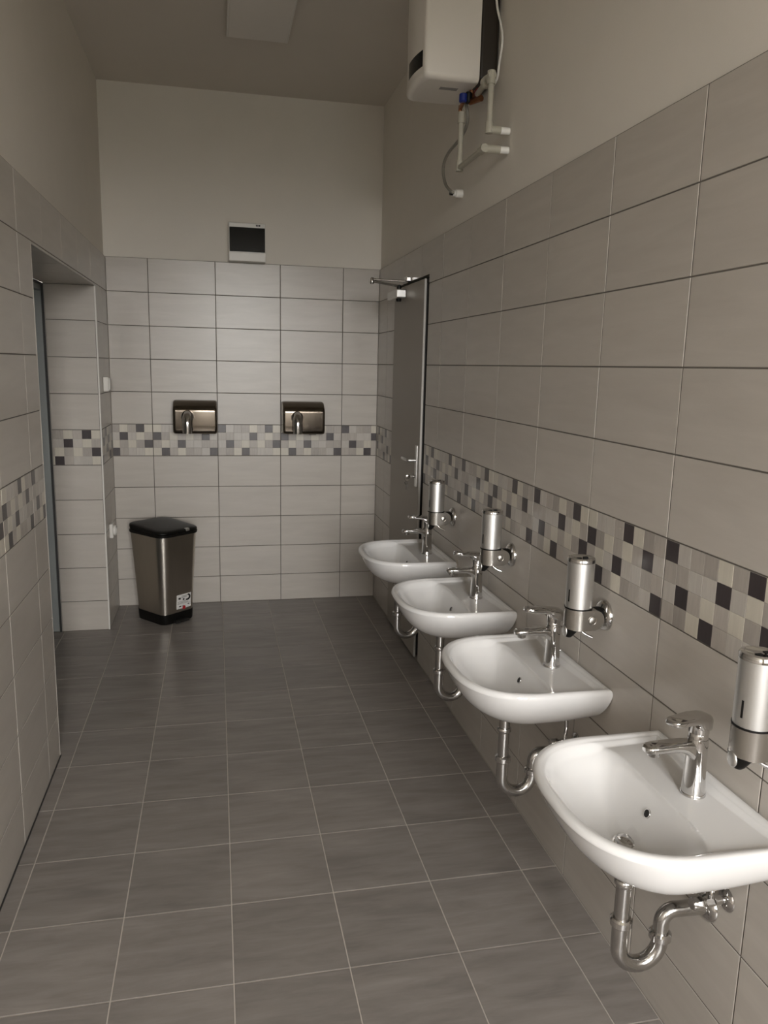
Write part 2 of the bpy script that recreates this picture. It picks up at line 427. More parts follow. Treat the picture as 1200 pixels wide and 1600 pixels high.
# steel door frame and leaf inside the left opening
def left_door():
    x0 = WL-.27
    bm = bmesh.new()
    box(bm, x0-.12, x0-.008, OY1-.005, OY1+.06, 0, OZ, .004); box(bm, x0-.12, x0-.008, OY0-.06, OY0+.005, 0, OZ, .004)
    box(bm, x0-.12, x0-.008, OY0-.06, OY1+.06, OZ-.04, OZ+.05, .004)
    d = struct('door_1', bm, M['steelframe'])
    bm = bmesh.new(); box(bm, x0-.17, x0-.12, OY0-.06, OY1+.06, 0, OZ+.05, .003); finish('door_leaf', bm, M['steelframe'], d)
    bm = bmesh.new(); box(bm, x0-.008, x0+.004, OY1-.008, OY1-.002, 0, OZ); box(bm, x0-.008, x0+.004, OY0, OY1, OZ-.012, OZ-.002)
    finish('seal_strip', bm, M['seal'], d)
left_door()

# grey flush door in the right wall
def right_door():
    bm = bmesh.new()
    yn, yf, zt = -DOOR[1], -DOOR[0], DOOR[2]
    box(bm, .034, .11, yn, yn+.03, 0, zt); box(bm, .004, .11, yf-.012, yf, 0, zt); box(bm, .034, .11, yn+.03, yf-.012, zt-.025, zt); box(bm, .011, .034, yn, yn+.004, 0, zt)
    d = struct('door_2', bm, M['frame'])
    bm = bmesh.new(); box(bm, -.016, -.004, -1.198, yf-.014, .014, 2.003, .0015, 1, 0)   # rebated face of the leaf
    for f in bm.faces:
        c = f.calc_center_median()
        if c.y < -1.195: f.material_index = 1
    leaf = finish('door_leaf', bm, M['door'], d, mats=[M['door'], M['dooredge']])
    bm = bmesh.new(); box(bm, -.004, .03, -1.178, yf-.016, .016, 1.985); finish('leaf_core', bm, M['frame'], leaf)  # core coloured dark so the gap behind the lip reads as shade
    bm = bmesh.new(); box(bm, -.024, -.016, -1.17, -1.135, .945, 1.165, .003); finish('handle_plate', bm, M['satin'], d)
    bm = bmesh.new(); tube(bm, fillet([(-.02, -1.152, 1.085), (-.066, -1.152, 1.085), (-.066, -1.03, 1.085)], .012), .0085); finish('lever_handle', bm, M['satin'], d, 50)
    bm = bmesh.new(); lathe(bm, [(.009, -.04), (.009, -.016)], 'x', (0, -1.152, 1.0), 16); finish('lock_cylinder', bm, M['chrome'], d, 40)
right_door()
def door_key():
    k = thing('door_key', 'small key with a hanging spare key in the lock of the grey door', 'key', (-.04, -1.152, 1.0))
    bm = bmesh.new(); lathe(bm, [(.011, -.0015), (.013, 0), (.011, .0015)], 'y', (-.022, 0, 0), 18); box(bm, -.012, 0, -.001, .001, -.0025, .0025)
    finish('key_bow', bm, M['chrome'], k, 40)
    bm = bmesh.new()
    tube(bm, [(-.028+.010*math.cos(a), .004*math.sin(a), -.014+.012*math.sin(a)) for a in [2*math.pi*i/20 for i in range(21)]], .0012, 6)
    finish('key_ring', bm, M['chrome_dull'], k, 40)
    bm = bmesh.new(); lathe(bm, [(.008, -.001), (.009, 0), (.008, .001)], 'y', (-.03, .002, -.034), 16); box(bm, -.0325, -.0275, .001, .003, -.07, -.04)
    finish('spare_key', bm, M['chrome_dull'], k, 40)
door_key()
def door_closer():
    c = thing('door_closer', 'silver door closer with folded arm at the top of the grey door', 'door closer', (-.016, -.7, 1.962))
    bm = bmesh.new(); box(bm, -.056, 0, -.12, .12, -.024, .022, .006, 3); finish('closer_body', bm, M['satin'], c)
    bm = bmesh.new(); lathe(bm, [(.013, -.04), (.015, -.034), (.015, -.024)], 'z', (-.03, -.06, 0), 20); finish('lower_pivot_cap', bm, M['black'], c, 40)
    bm = bmesh.new(); lathe(bm, [(.012, .022), (.012, .045), (.007, .05)], 'z', (-.03, -.06, 0), 20); finish('pivot', bm, M['black'], c, 40)
    bm = bmesh.new(); tube(bm, [(-.03, -.06, .042), (-.185, -.075, .062)], .0075, 10); finish('main_arm', bm, M['chrome_dull'], c, 40)
    bm = bmesh.new(); lathe(bm, [(.009, .045), (.011, .05), (.011, .075), (.008, .08)], 'z', (-.185, -.075, 0), 18); finish('elbow_joint', bm, M['chrome'], c, 40)
    bm = bmesh.new(); tube(bm, [(-.185, -.075, .07), (.0, -.13, .062)], .006, 10); finish('forearm', bm, M['chrome_dull'], c, 40)
    bm = bmesh.new(); box(bm, -.012, .016, -.155, -.105, .06, .085, .004); finish('wall_bracket', bm, M['chrome'], c)
door_closer()

# ------------------------------------------------------------------ wash basins
W2, P0, PA, PN = .245, .17, .225, 2.6
PC = .21                                                   # drain, measured from the wall
def inside(p, q):
    if p < 0 or abs(q) > W2: return False
    return p <= P0 or ((p-P0)/PA)**PN+(abs(q)/W2)**PN <= 1
def basin_mesh():
    angs = [2*math.pi*i/240 for i in range(240)]
    for s in (-1, 1):
        ca = math.atan2(s*W2, -PC) % (2*math.pi)
        k = min(range(len(angs)), key=lambda i: abs(angs[i]-ca)); angs[k] = ca
    angs.sort()
    rad = []
    for a in angs:
        lo, hi = 0, .6
        for _ in range(40):
            m = (lo+hi)/2
            if inside(PC+m*math.cos(a), m*math.sin(a)): lo = m
            else: hi = m
        rad.append(lo)
    rad = [r*(1-.0) for r in rad]
    rings = []
    def ring(fr, fz):
        out = []
        for a, r in zip(angs, rad):
            rr = fr(a, r); p, q = PC+rr*math.cos(a), rr*math.sin(a)
            p = max(p, .0005)
            out.append((-p, q, fz(a, r, rr, p, q)))
        rings.append(out)
    # hull, from the foot outwards: steep sides, raked front, back kept near the wall
    ring(lambda a, r: .051, lambda a, r, rr, p, q: -.139)
    ring(lambda a, r: .0545, lambda a, r, rr, p, q: -.136)
    n = 20
    for k in range(n):
        ph = R(90-90*k/n); out = []
        for a, r in zip(angs, rad):
            c = math.cos(a); w = sstep(0, .9, c)
            s = .32+.68*max(0, math.cos(ph))**(.5+.185*w)
            sp = s if c >= 0 else 1-(1-s)*(.5+.5*(1-sstep(0, .6, -c)))
            p = max(PC+r*sp*c, .0005); q = r*s*math.sin(a)
            out.append((-p, q, -.014-.11*math.sin(ph)**(1.5+.764*w)*(.891+.109*sstep(-.02, .145, p))))
        rings.append(out)
    for d, z in ((0, -.014), (.0005, -.010), (.0025, -.005), (.006, -.0015), (.011, 0), (.018, -.0005), (.0225, -.0025), (.0255, -.006)):
        ring(lambda a, r, d=d: r-d, lambda a, r, rr, p, q, z=z: z)
    RI = .0255
    nb = 140; CB = .245
    def height(a, r, rr, p, q):
        rin = r-RI; d = rin-rr
        z = -.006-.009*sstep(0, .02, d)
        # bowl
        er = rr/rin
        eb = (CB-p)/(CB-.148) if p < CB else 0
        # rim-based measure fades out on the deck side
        front = sstep(.10, .19, p)
        e1 = er*front + (abs(q)/(W2-RI))*(1-front)
        e = (max(e1, 0)**5+max(eb, 0)**5)**(1/5)
        bowl = 0
        if e < 1: bowl = -.112*(1-e**2.7)**1.3
        return z+bowl
    for k in range(1, nb+1):
        f = 1-(k/nb)*.9
        ring(lambda a, r, f=f: (r-RI)*f, height)
    bm = bmesh.new(); loft(bm, rings, True, True)
    return bm, height
def make_basin():
    t = thing('wash_basin', 'x', 'wash basin', group='wash basins along the right wall')
    bm, height = basin_mesh()
    finish('bowl', bm, M['ceramic'], t, 50)
    # height of the bowl floor at the drain
    zf = -.015-.1115
    bm = bmesh.new(); lathe(bm, [(.030, zf-.004), (.032, zf+.004), (.027, zf+.007), (.024, zf+.006), (.022, zf+.012), (.012, zf+.0145), (.001, zf+.015)], 'z', (-PC, 0, 0), 28)
    finish('drain_plug', bm, M['chrome'], t, 50)
    # overflow hole in the back slope of the bowl
    bm = bmesh.new()
    hz = lambda p: height(math.pi, PC, PC-p, p, 0)
    ox, oz = -.170, hz(.170)
    slope = (hz(.172)-hz(.168))/.004
    nrm = Vector((slope, 0, 1)); nrm.normalize()
    rot = Vector((-1, 0, 0)).rotation_difference(nrm).to_matrix()
    lathe(bm, [(.0095, .004), (.0102, -.0012), (.0095, -.0028), (.0083, -.0028), (.0078, 0)], 'x', (0, 0, 0), 24)
    bmesh.ops.transform(bm, matrix=Matrix.Translation((ox, 0, oz)) @ rot.to_4x4(), verts=bm.verts[:])
    finish('overflow_ring', bm, M['chrome'], t, 50)
    bm = bmesh.new(); lathe(bm, [(.0082, .003), (.0082, -.0022)], 'x', (0, 0, 0), 24)
    bmesh.ops.transform(bm, matrix=Matrix.Translation((ox, 0, oz)) @ rot.to_4x4(), verts=bm.verts[:])
    finish('overflow_hole', bm, M['blacksoft'], t, 50)
    return t
def make_tap():
    t = thing('basin_tap', 'x', 'tap', group='mixer taps on the basins')
    bm = bmesh.new(); lathe(bm, [(.0262, 0), (.0262, .004), (.0248, .006)], 'z', n=36); finish('base_ring', bm, M['chrome'], t, 40)
    bm = bmesh.new()
    lathe(bm, [(.0245, .006), (.0238, .02), (.0222, .045), (.0212, .07), (.0208, .095), (.0212, .122), (.0205, .126)], 'z', n=36)
    body = finish('body', bm, M['chrome'], t, 40)
    # spout: rounded sections marching out over the bowl
    bm = bmesh.new(); rings = []
    for x, zc, w, h in ((.004, .099, .030, .046), (-.014, .1, .033, .044), (-.022, .105, .035, .036), (-.032, .1095, .036, .026), (-.046, .1115, .0365, .0195),
                        (-.075, .112, .0365, .0165), (-.1, .1115, .036, .015), (-.112, .111, .033, .0145), (-.119, .1105, .026, .013), (-.1225, .11, .014, .0095)):
        rings.append([(x, a, zc+b) for a, b in rrect(w, h, min(w, h)*.36, 4)])
    loft(bm, rings); sp = finish('spout', bm, M['chrome'], t, 45)
    bm = bmesh.new(); lathe(bm, [(.0105, .0935), (.0125, .095), (.013, .106)], 'z', (-.1, 0, 0), 24); finish('aerator', bm, M['chrome_dull'], t, 40)
    bm = bmesh.new(); lathe(bm, [(.0195, .125), (.0195, .136), (.0185, .138), (.0205, .139), (.0208, .158)], 'z', n=36); finish('collar', bm, M['chrome'], t, 40)
    # lever
    lv = None
    bm = bmesh.new(); rings = []
    for x, zc, w, h in ((.0235, .1555, .016, .026), (.0215, .157, .030, .034), (.016, .159, .040, .037), (.004, .1615, .0435, .038), (-.01, .164, .0435, .036), (-.0195, .1685, .0425, .028), (-.0225, .1735, .042, .0185),
                        (-.04, .1755, .041, .0155), (-.06, .177, .040, .0135), (-.076, .1782, .039, .013), (-.086, .1785, .0355, .0125), (-.092, .1787, .0285, .0115), (-.0955, .1787, .016, .0085)):
        rings.append([(x, a, zc+b) for a, b in rrect(w, h, min(w, h)*.3, 4)])
    loft(bm, rings); lv = finish('lever', bm, M['chrome'], t, 45)
    bm = bmesh.new(); tube(bm, [(.021, 0, .045), (.027, 0, .047)], .0022, 8); finish('rod_knob', bm, M['chrome'], t, 40)
    return t
def make_trap():
    t = thing('drain_trap', 'x', 'drain trap', group='chrome drain traps under the basins')
    X = -PC
    bm = bmesh.new(); lathe(bm, [(.022, -.160), (.028, -.157), (.03, -.146), (.03, -.1395)], 'z', (X, 0, 0), 28); finish('waste_flange', bm, M['chrome_dull'], t, 40)
    bm = bmesh.new(); lathe(bm, [(.0165, -.33), (.0165, -.14)], 'z', (X, 0, 0), 24); finish('tailpiece', bm, M['chrome_dull'], t, 40)
    bm = bmesh.new(); lathe(bm, [(.0185, -.222), (.021, -.218), (.021, -.210), (.0185, -.207)], 'z', (X, 0, 0), 28); finish('sleeve_ring', bm, M['chrome'], t, 40)
    bm = bmesh.new(); lathe(bm, [(.0195, -.32), (.0235, -.316), (.0235, -.303), (.02, -.299)], 'z', (X, 0, 0), 28); finish('slip_nut', bm, M['chrome'], t, 40)
    X2 = -.112; rr = (X2-X)/2; zb = -.372
    path = [(X, 0, -.312), (X, 0, zb)]
    path += [(X+rr-rr*math.cos(a), 0, zb-rr*math.sin(a)) for a in [math.pi*i/16 for i in range(1, 16)]]
    path += [(X2, 0, zb), (X2, 0, -.352)]
    bm = bmesh.new(); tube(bm, path, .0178, 20); finish('u_bend', bm, M['chrome_dull'], t, 60)
    bm = bmesh.new(); lathe(bm, [(.0195, -.368), (.024, -.364), (.024, -.351), (.02, -.347)], 'z', (X2, 0, 0), 28); finish('slip_nut', bm, M['chrome'], t, 40)
    bm = bmesh.new(); tube(bm, fillet([(X2, 0, -.356), (X2, 0, -.297), (-.002, 0, -.302)], .05, 12), .0165, 20); finish('outlet_bend', bm, M['chrome_dull'], t, 60)
    bm = bmesh.new(); lathe(bm, [(.034, -.001), (.032, -.006), (.024, -.011), (.018, -.014)], 'x', (0, 0, -.302), 28); finish('wall_flange', bm, M['chrome'], t, 50)
    return t
def make_valve():
    t = thing('angle_valve', 'x', 'valve', group='angle valves under the basins')
    bm = bmesh.new(); lathe(bm, [(.027, -.001), (.025, -.005), (.012, -.01)], 'x', (0, 0, 0), 24); finish('wall_flange', bm, M['chrome'], t, 50)
    bm = bmesh.new(); lathe(bm, [(.0095, -.06), (.0095, -.006)], 'x', (0, 0, 0), 18); lathe(bm, [(.011, -.052), (.011, -.03)], 'x', (0, 0, 0), 6); finish('valve_body', bm, M['chrome'], t, 40)
    bm = bmesh.new(); lathe(bm, [(.0125, -.084), (.015, -.08), (.015, -.062), (.011, -.058)], 'x', (0, 0, 0), 8); finish('knob', bm, M['chrome'], t, 40)
    bm = bmesh.new(); tube(bm, smooth_path([(-.04, 0, .006), (-.038, .0, .02), (-.03, .01, .045), (-.028, .02, .075)]), .0055, 10); finish('supply_hose', bm, M['chrome_dull'], t, 60)
    return t
ZB = .712
SINKS = [(-3.752, 'nearest white wash basin, at the right edge of the photo'),
         (-3.035, 'second white wash basin from the camera, between the nearest and third basins'),
         (-2.335, 'third white wash basin from the camera, next but one to the grey door'),
         (-1.61, 'farthest white wash basin, in front of the grey door')]
ORD = ['nearest', 'second nearest', 'third nearest', 'farthest']
basin, tap, trap, valve = make_basin(), make_tap(), make_trap(), make_valve()
for i, (y, lab) in enumerate(SINKS):
    b = basin if i == 0 else copy_tree(basin)
    b.location = (0, y, ZB); b['label'] = lab
    p = tap if i == 0 else copy_tree(tap)
    p.location = (-.077, y-.012, ZB-.0148)
    p['label'] = ['chrome mixer tap with lever turned sideways on the nearest wash basin', 'chrome mixer tap with straight lever on the second nearest wash basin',
                  'chrome mixer tap on the third wash basin from the camera', 'chrome mixer tap on the farthest wash basin, against the grey door'][i]
    if i == 0:
        for ch in p.children:
            if ch.name.startswith('lever'): turn_lever = ch
    r = trap if i == 0 else copy_tree(trap)
    r.location = (0, y, ZB); r['label'] = 'chrome drain trap under the %s wash basin' % ORD[i]
    v = valve if i == 0 else copy_tree(valve)
    v.location = (0, y-.055, .468); v['label'] = 'small chrome angle valve on the wall under the %s wash basin' % ORD[i]
turn_lever.rotation_euler = (0, 0, R(20))

# ------------------------------------------------------------------ soap dispensers
def make_dispenser():
    t = thing('soap_dispenser', 'x', 'soap dispenser', group='steel soap dispensers on the right wall')
    A = -.083; Z = .9                                     # tank axis, bracket centre (local z = world z)
    bm = bmesh.new(); lathe(bm, [(.043, -.0005), (.043, -.006), (.039, -.012), (.03, -.017), (.018, -.019)], 'x', (0, 0, Z+.003), 40); finish('wall_rosette', bm, M['chrome'], t, 50)
    bm = bmesh.new()
    tube(bm, [(-.016, 0, Z+.003), (-.03, 0, Z+.003), (-.05, 0, Z)], .0245, 20); finish('arm', bm, M['black'], t, 50)
    # bracket: front half round, rear end rounded in side view
    bm = bmesh.new(); rings = []
    hh = .0285; N = 11
    for k in range(N):
        z = Z-hh+2*hh*k/(N-1); xr = -.050+math.sqrt(max(0, (hh+.0005)**2-(z-Z)**2))
        ring = [(xr, .0345, z)]
        for j in range(17):
            a = R(90+180*j/16); ring.append((A+.0375*math.cos(a), .0365*math.sin(a), z))
        ring.append((xr, -.0345, z)); rings.append(ring)
    loft(bm, rings); br = finish('bracket', bm, M['brushed'], t, 35)
    for s in (-1, 1):
        bm = bmesh.new(); lathe(bm, [(.0128, .0350*s), (.0128, .0372*s), (.0118, .0385*s), (.0105, .0385*s), (.010, .0375*s), (.006, .0392*s), (.001, .0397*s)], 'y', (-.056, 0, Z), 28); finish('rivet', bm, M['brushed'], t, 50)
    bm = bmesh.new(); rings = []
    for z, xc, a, b in ((Z-.0275, -.1, .0205, .03), (Z-.036, -.104, .0165, .025), (Z-.046, -.108, .0125, .02), (Z-.052, -.109, .008, .014)):
        rings.append([(xc+a*math.cos(2*math.pi*k/24), b*math.sin(2*math.pi*k/24), z) for k in range(24)])
    loft(bm, rings); finish('nose', bm, M['black'], t, 50)
    bm = bmesh.new(); rings = []
    for x, s in ((-.108, .9), (-.118, 1), (-.1205, .93), (-.122, .7), (-.1225, .3)):
        rings.append([(x, .0135*s*math.cos(2*math.pi*k/24), Z-.036+.0165*s*math.sin(2*math.pi*k/24)) for k in range(24)])
    loft(bm, rings); finish('push_button', bm, M['satin'], t, 50)
    bm = bmesh.new(); tube(bm, smooth_path([(-.075, -.004, Z-.026), (-.072, -.008, Z-.038), (-.06, -.014, Z-.047), (-.045, -.02, Z-.053)], 5), lambda u: .0048-.0012*u, 10); finish('pump_lever', bm, M['chrome'], t, 60)
    bm = bmesh.new(); lathe(bm, [(.0378, Z+.0285), (.0378, Z+.0325)], 'z', (A, 0, 0), 40); finish('seal_ring', bm, M['black'], t, 40)
    bm = bmesh.new(); lathe(bm, [(.0365, Z+.0325), (.0365, Z+.158)], 'z', (A, 0, 0), 48); finish('tank', bm, M['satin'], t, 40)
    bm = bmesh.new()
    for a0 in (R(197),):
        ring = []
        for z in (Z+.05, Z+.084):
            for da in (-.055, .055):
                pass
        vs = [[bm.verts.new((A+rr*math.cos(a0+da), rr*math.sin(a0+da), z)) for z in (Z+.05, Z+.084) for da in (-.06, .06)] for rr in (.0355, .0369)]
        a, b = vs
        bm.faces.new((b[0], b[1], b[3], b[2])); bm.faces.new((a[0], a[2], a[3], a[1]))
        bm.faces.new((a[0], a[1], b[1], b[0])); bm.faces.new((a[2], b[2], b[3], a[3])); bm.faces.new((a[0], b[0], b[2], a[2])); bm.faces.new((a[1], a[3], b[3], b[1]))
    finish('level_window', bm, M['black'], t)
    bm = bmesh.new(); lathe(bm, [(.0365, Z+.158), (.0378, Z+.159), (.0378, Z+.166), (.0355, Z+.170), (.029, Z+.1715), (.0275, Z+.1705), (.001, Z+.1705)], 'z', (A, 0, 0), 48); finish('cap', bm, M['chrome'], t, 40)
    bm = bmesh.new(); box(bm, A-.018, A-.006, -.012, -.006, Z+.1702, Z+.1716); box(bm, A+.004, A+.016, -.006, .002, Z+.1702, Z+.1716); finish('cap_slots', bm, M['black'], t)
    return t
disp = make_dispenser()
DISP = [(-3.925, 'nearest soap dispenser, cut by the right edge of the photo'), (-3.205, 'steel soap dispenser on the wall behind the second nearest tap'),
        (-2.50, 'steel soap dispenser on the wall behind the third basin'), (-1.775, 'farthest steel soap dispenser, beside the grey door')]
for i, (y, lab) in enumerate(DISP):
    d = disp if i == 0 else copy_tree(disp)
    d.location = (0, y, 0); d['label'] = lab

# ------------------------------------------------------------------ hand dryers
def make_dryer():
    t = thing('hand_dryer', 'x', 'hand dryer', group='hand dryers on the back wall')
    w, h, dp = .265, .205, .165
    side = [(-.004, .1025), (-.06, .1025), (-.085, .1005), (-.103, .0945), (-.122, .0825), (-.1385, .0685), (-.1465, .061), (-.1515, .0545), (-.1545, .047), (-.1555, .040), (-.1556, .037), (-.1556, .033),
            (-.1555, .0), (-.155, -.045), (-.1545, -.074), (-.153, -.085), (-.149, -.0935), (-.141, -.0995), (-.13, -.1025), (-.004, -.1025)]
    bm = bmesh.new(); rings = []
    for x, sy, sz in ((-.1325, .93, .90), (-.1315, .96, .935), (-.1285, .98, .965), (-.124, .995, .988), (-.117, 1, 1), (.117, 1, 1), (.124, .995, .988), (.1285, .98, .965), (.1315, .96, .935), (.1325, .93, .90)):
        rings.append([(x, y*sy if y < -.01 else y, z*sz) for y, z in side])
    loft(bm, rings); finish('shell', bm, M['dryer'], t, 30)
    bm = bmesh.new(); box(bm, -.128, .128, -.012, 0, -.097, .097, .01, 2); finish('back_plate', bm, M['black'], t)
    bm = bmesh.new()
    rings = []
    for k in range(9):
        a = R(90*k/8)
        c = Vector((-.045, -.150-.04*math.sin(a)-.01, .012-.0-.05*(1-math.cos(a))))
        rr = .033-.003*k/8
        d = Vector((0, -math.cos(a), -math.sin(a))); u = Vector((1, 0, 0)); vv = d.cross(u)
        rings.append([c+(u*math.cos(2*math.pi*q/24)+vv*math.sin(2*math.pi*q/24))*rr for q in range(24)])
    c = Vector(rings[-1][0]); last = [Vector(p)+Vector((0, 0, -.055)) for p in rings[-1]]
    rings.append(last); rings.append([p+(sum(last, Vector())/24-p)*.22+Vector((0, 0, .001)) for p in last])
    loft(bm, rings); finish('nozzle', bm, M['chrome'], t, 50)
    bm = bmesh.new(); lathe(bm, [(.038, -.153), (.038, -.163), (.033, -.166)], 'y', (-.045, 0, .006), 28); finish('nozzle_collar', bm, M['chrome'], t, 50)
    bm = bmesh.new(); box(bm, .038, .082, -.1, -.03, -.108, -.1); finish('sensor_window', bm, M['black'], t)
    return t
dry = make_dryer()
for i, (x, lab) in enumerate(((-1.172, 'dark polished hand dryer on the back wall, above the waste bin'), (-.5, 'dark polished hand dryer on the back wall, nearer the grey door'))):
    d = dry if i == 0 else copy_tree(dry)
    d.location = (x, -.001, 1.232); d['label'] = lab

# ------------------------------------------------------------------ distribution box
def fuse_box():
    t = thing('distribution_box', 'white distribution box with dark window above the back wall tiles', 'fuse box', (-.842, PL, 2.290))
    bm = bmesh.new(); box(bm, -.111, .111, -.092, 0, -.112, .113, .006, 3); finish('housing', bm, M['white'], t)
    bm = bmesh.new(); box(bm, -.106, .106, -.097, -.091, -.056, .085, .002, 2); finish('window_flap', bm, M['glass'], t)
    bm = bmesh.new(); box(bm, -.111, .111, -.097, -.09, -.112, -.06, .003, 2); finish('lower_cover', bm, M['white'], t)
    bm = bmesh.new(); box(bm, .052, .058, -.0932, -.0915, .094, .104); box(bm, .061, .067, -.0932, -.0915, .094, .104); box(bm, .07, .078, -.0932, -.0915, .094, .104); finish('print_mark', bm, M['ink'], t)
fuse_box()

# ------------------------------------------------------------------ waste bin
def waste_bin():
    t = thing('waste_bin', 'brushed steel waste bin with black lid and base in the far left corner', 'waste bin', (-1.372, -.272, 0), R(41))
    def sect(w, d, r, z, n=6): return [(a, b, z) for a, b in rrect(w, d, r, n)]
    bm = bmesh.new(); loft(bm, [sect(.234, .268, .045, 0), sect(.238, .272, .045, .006), sect(.244, .278, .046, .062)]); finish('base', bm, M['black'], t, 40)
    bm = bmesh.new(); loft(bm, [sect(.238, .272, .044, .06), sect(.262, .300, .05, .3), sect(.288, .330, .055, .548)]); finish('steel_body', bm, M['binsteel'], t, 40)
    bm = bmesh.new(); loft(bm, [sect(.294, .336, .056, .545), sect(.300, .342, .058, .548), sect(.302, .344, .058, .560), sect(.296, .338, .056, .563)]); finish('rim_band', bm, M['black'], t, 40)
    bm = bmesh.new()
    rings = [sect(.292, .334, .055, .563), sect(.300, .342, .058, .567), sect(.298, .340, .058, .5735), sect(.286, .328, .06, .5785), sect(.24, .28, .06, .5815), sect(.10, .13, .045, .583)]
    # lid rises slightly towards the hinge (local +y)
    rings = [[(x, y, z+(.022*(y+.17)/.34 if k else 0)) for x, y, z in r] for k, r in enumerate(rings)]
    loft(bm, rings); finish('lid', bm, M['black'], t, 50)
    bm = bmesh.new(); box(bm, .035, .062, -.172, -.150, .566, .583, .003); finish('lid_tab', bm, M['satin'], t)
    bm = bmesh.new(); box(bm, -.05, .05, -.168, -.138, .004, .02, .004); finish('pedal_slot', bm, M['blacksoft'], t)
    # sticker on the face towards the right
    tilt = math.atan2((.330-.272)/2, .488)
    fr = Matrix.Translation((0, -.136, .06)) @ Matrix.Rotation(tilt, 4, 'X')
    def on_face(name, m, rects=None, poly=None, lift=.001, parent=t):
        b = bmesh.new()
        for x0, x1, z0, z1 in rects or []: box(b, x0, x1, -lift-.0006, -lift+.0006, z0, z1)
        if poly:
            f = [b.verts.new((x, -lift-.0006, z)) for x, z in poly]; g = [b.verts.new((x, -lift+.0006, z)) for x, z in poly]
            b.faces.new(f); b.faces.new(g[::-1])
            for i in range(len(f)): j = (i+1) % len(f); b.faces.new((f[i], g[i], g[j], f[j]))
        bmesh.ops.transform(b, matrix=fr, verts=b.verts[:])
        return finish(name, b, m, parent)
    st = on_face('sticker', M['paper'], [(-.025, .082, .022, .112)], lift=.0012)
    for rc in ((-.012, .004, .082, .094), (.02, .032, .074, .084), (-.008, .008, .033, .04), (.058, .07, .04, .046)): on_face('print_block', M['ink'], [rc], lift=.002, parent=st)
    on_face('print_lines', M['greyink'], [(.01, .055, .098, .102), (.01, .05, .09, .094), (-.018, .055, .066, .069), (-.018, .06, .058, .061), (-.02, .078, .052, .054), (.014, .03, .036, .041)], lift=.002, parent=st)
    arc = [(.055+.024*math.cos(R(a)), .088+.021*math.sin(R(a))) for a in range(-120, 81, 20)]+[(.052+.014*math.cos(R(a)), .089+.012*math.sin(R(a))) for a in range(80, -121, -20)]
    on_face('print_arc', M['ink'], poly=arc, lift=.002, parent=st)
    on_face('red_mark', M['redink'], poly=[(.030+.013*math.cos(R(a))*(1 if (a//30) % 2 else .8), .026+.014*math.sin(R(a))*(1 if (a//30) % 2 else .8)) for a in range(0, 360, 30)], lift=.0026, parent=st)
waste_bin()

# ------------------------------------------------------------------ switch and socket on the left wall
def switch():
    t = thing('light_switch', 'white light switch on the narrow wall beside the left opening', 'switch', (WL, -.28, 1.43))
    bm = bmesh.new(); box(bm, .0005, .032, -.04, .04, -.042, .042, .005, 2); finish('switch_plate', bm, M['white'], t)
    bm = bmesh.new(); box(bm, .028, .038, -.03, .03, -.034, .034, .003, 2); finish('rocker', bm, M['white'], t)
def socket():
    t = thing('wall_socket', 'white power socket low on the narrow wall beside the bin', 'socket', (WL, -.295, .565))
    bm = bmesh.new(); box(bm, .0005, .024, -.04, .04, -.044, .044, .008, 3); finish('socket_plate', bm, M['white'], t)
    bm = bmesh.new(); lathe(bm, [(.032, .02), (.032, .036), (.029, .039), (.022, .039), (.02, .026), (.001, .026)], 'x', (0, 0, 0), 28); finish('socket_cup', bm, M['white'], t, 40)
    bm = bmesh.new(); lathe(bm, [(.0025, .024), (.0025, .036)], 'x', (0, 0, .011), 8); finish('earth_pin', bm, M['chrome'], t, 40)
switch(); socket()

# ------------------------------------------------------------------ ceiling lamp
def ceiling_lamp():
    t = thing('ceiling_lamp', 'flat white rectangular ceiling lamp, switched off', 'lamp', (-.817, -1.475, ZC))
    bm = bmesh.new(); box(bm, -.149, .149, -.6, .6, -.03, -.0005, .003, 2); finish('lamp_frame', bm, M['white'], t)
    bm = bmesh.new(); box(bm, -.14, .14, -.59, .59, -.033, -.028, .002, 2); finish('diffuser', bm, M['lampdiff'], t)
ceiling_lamp()

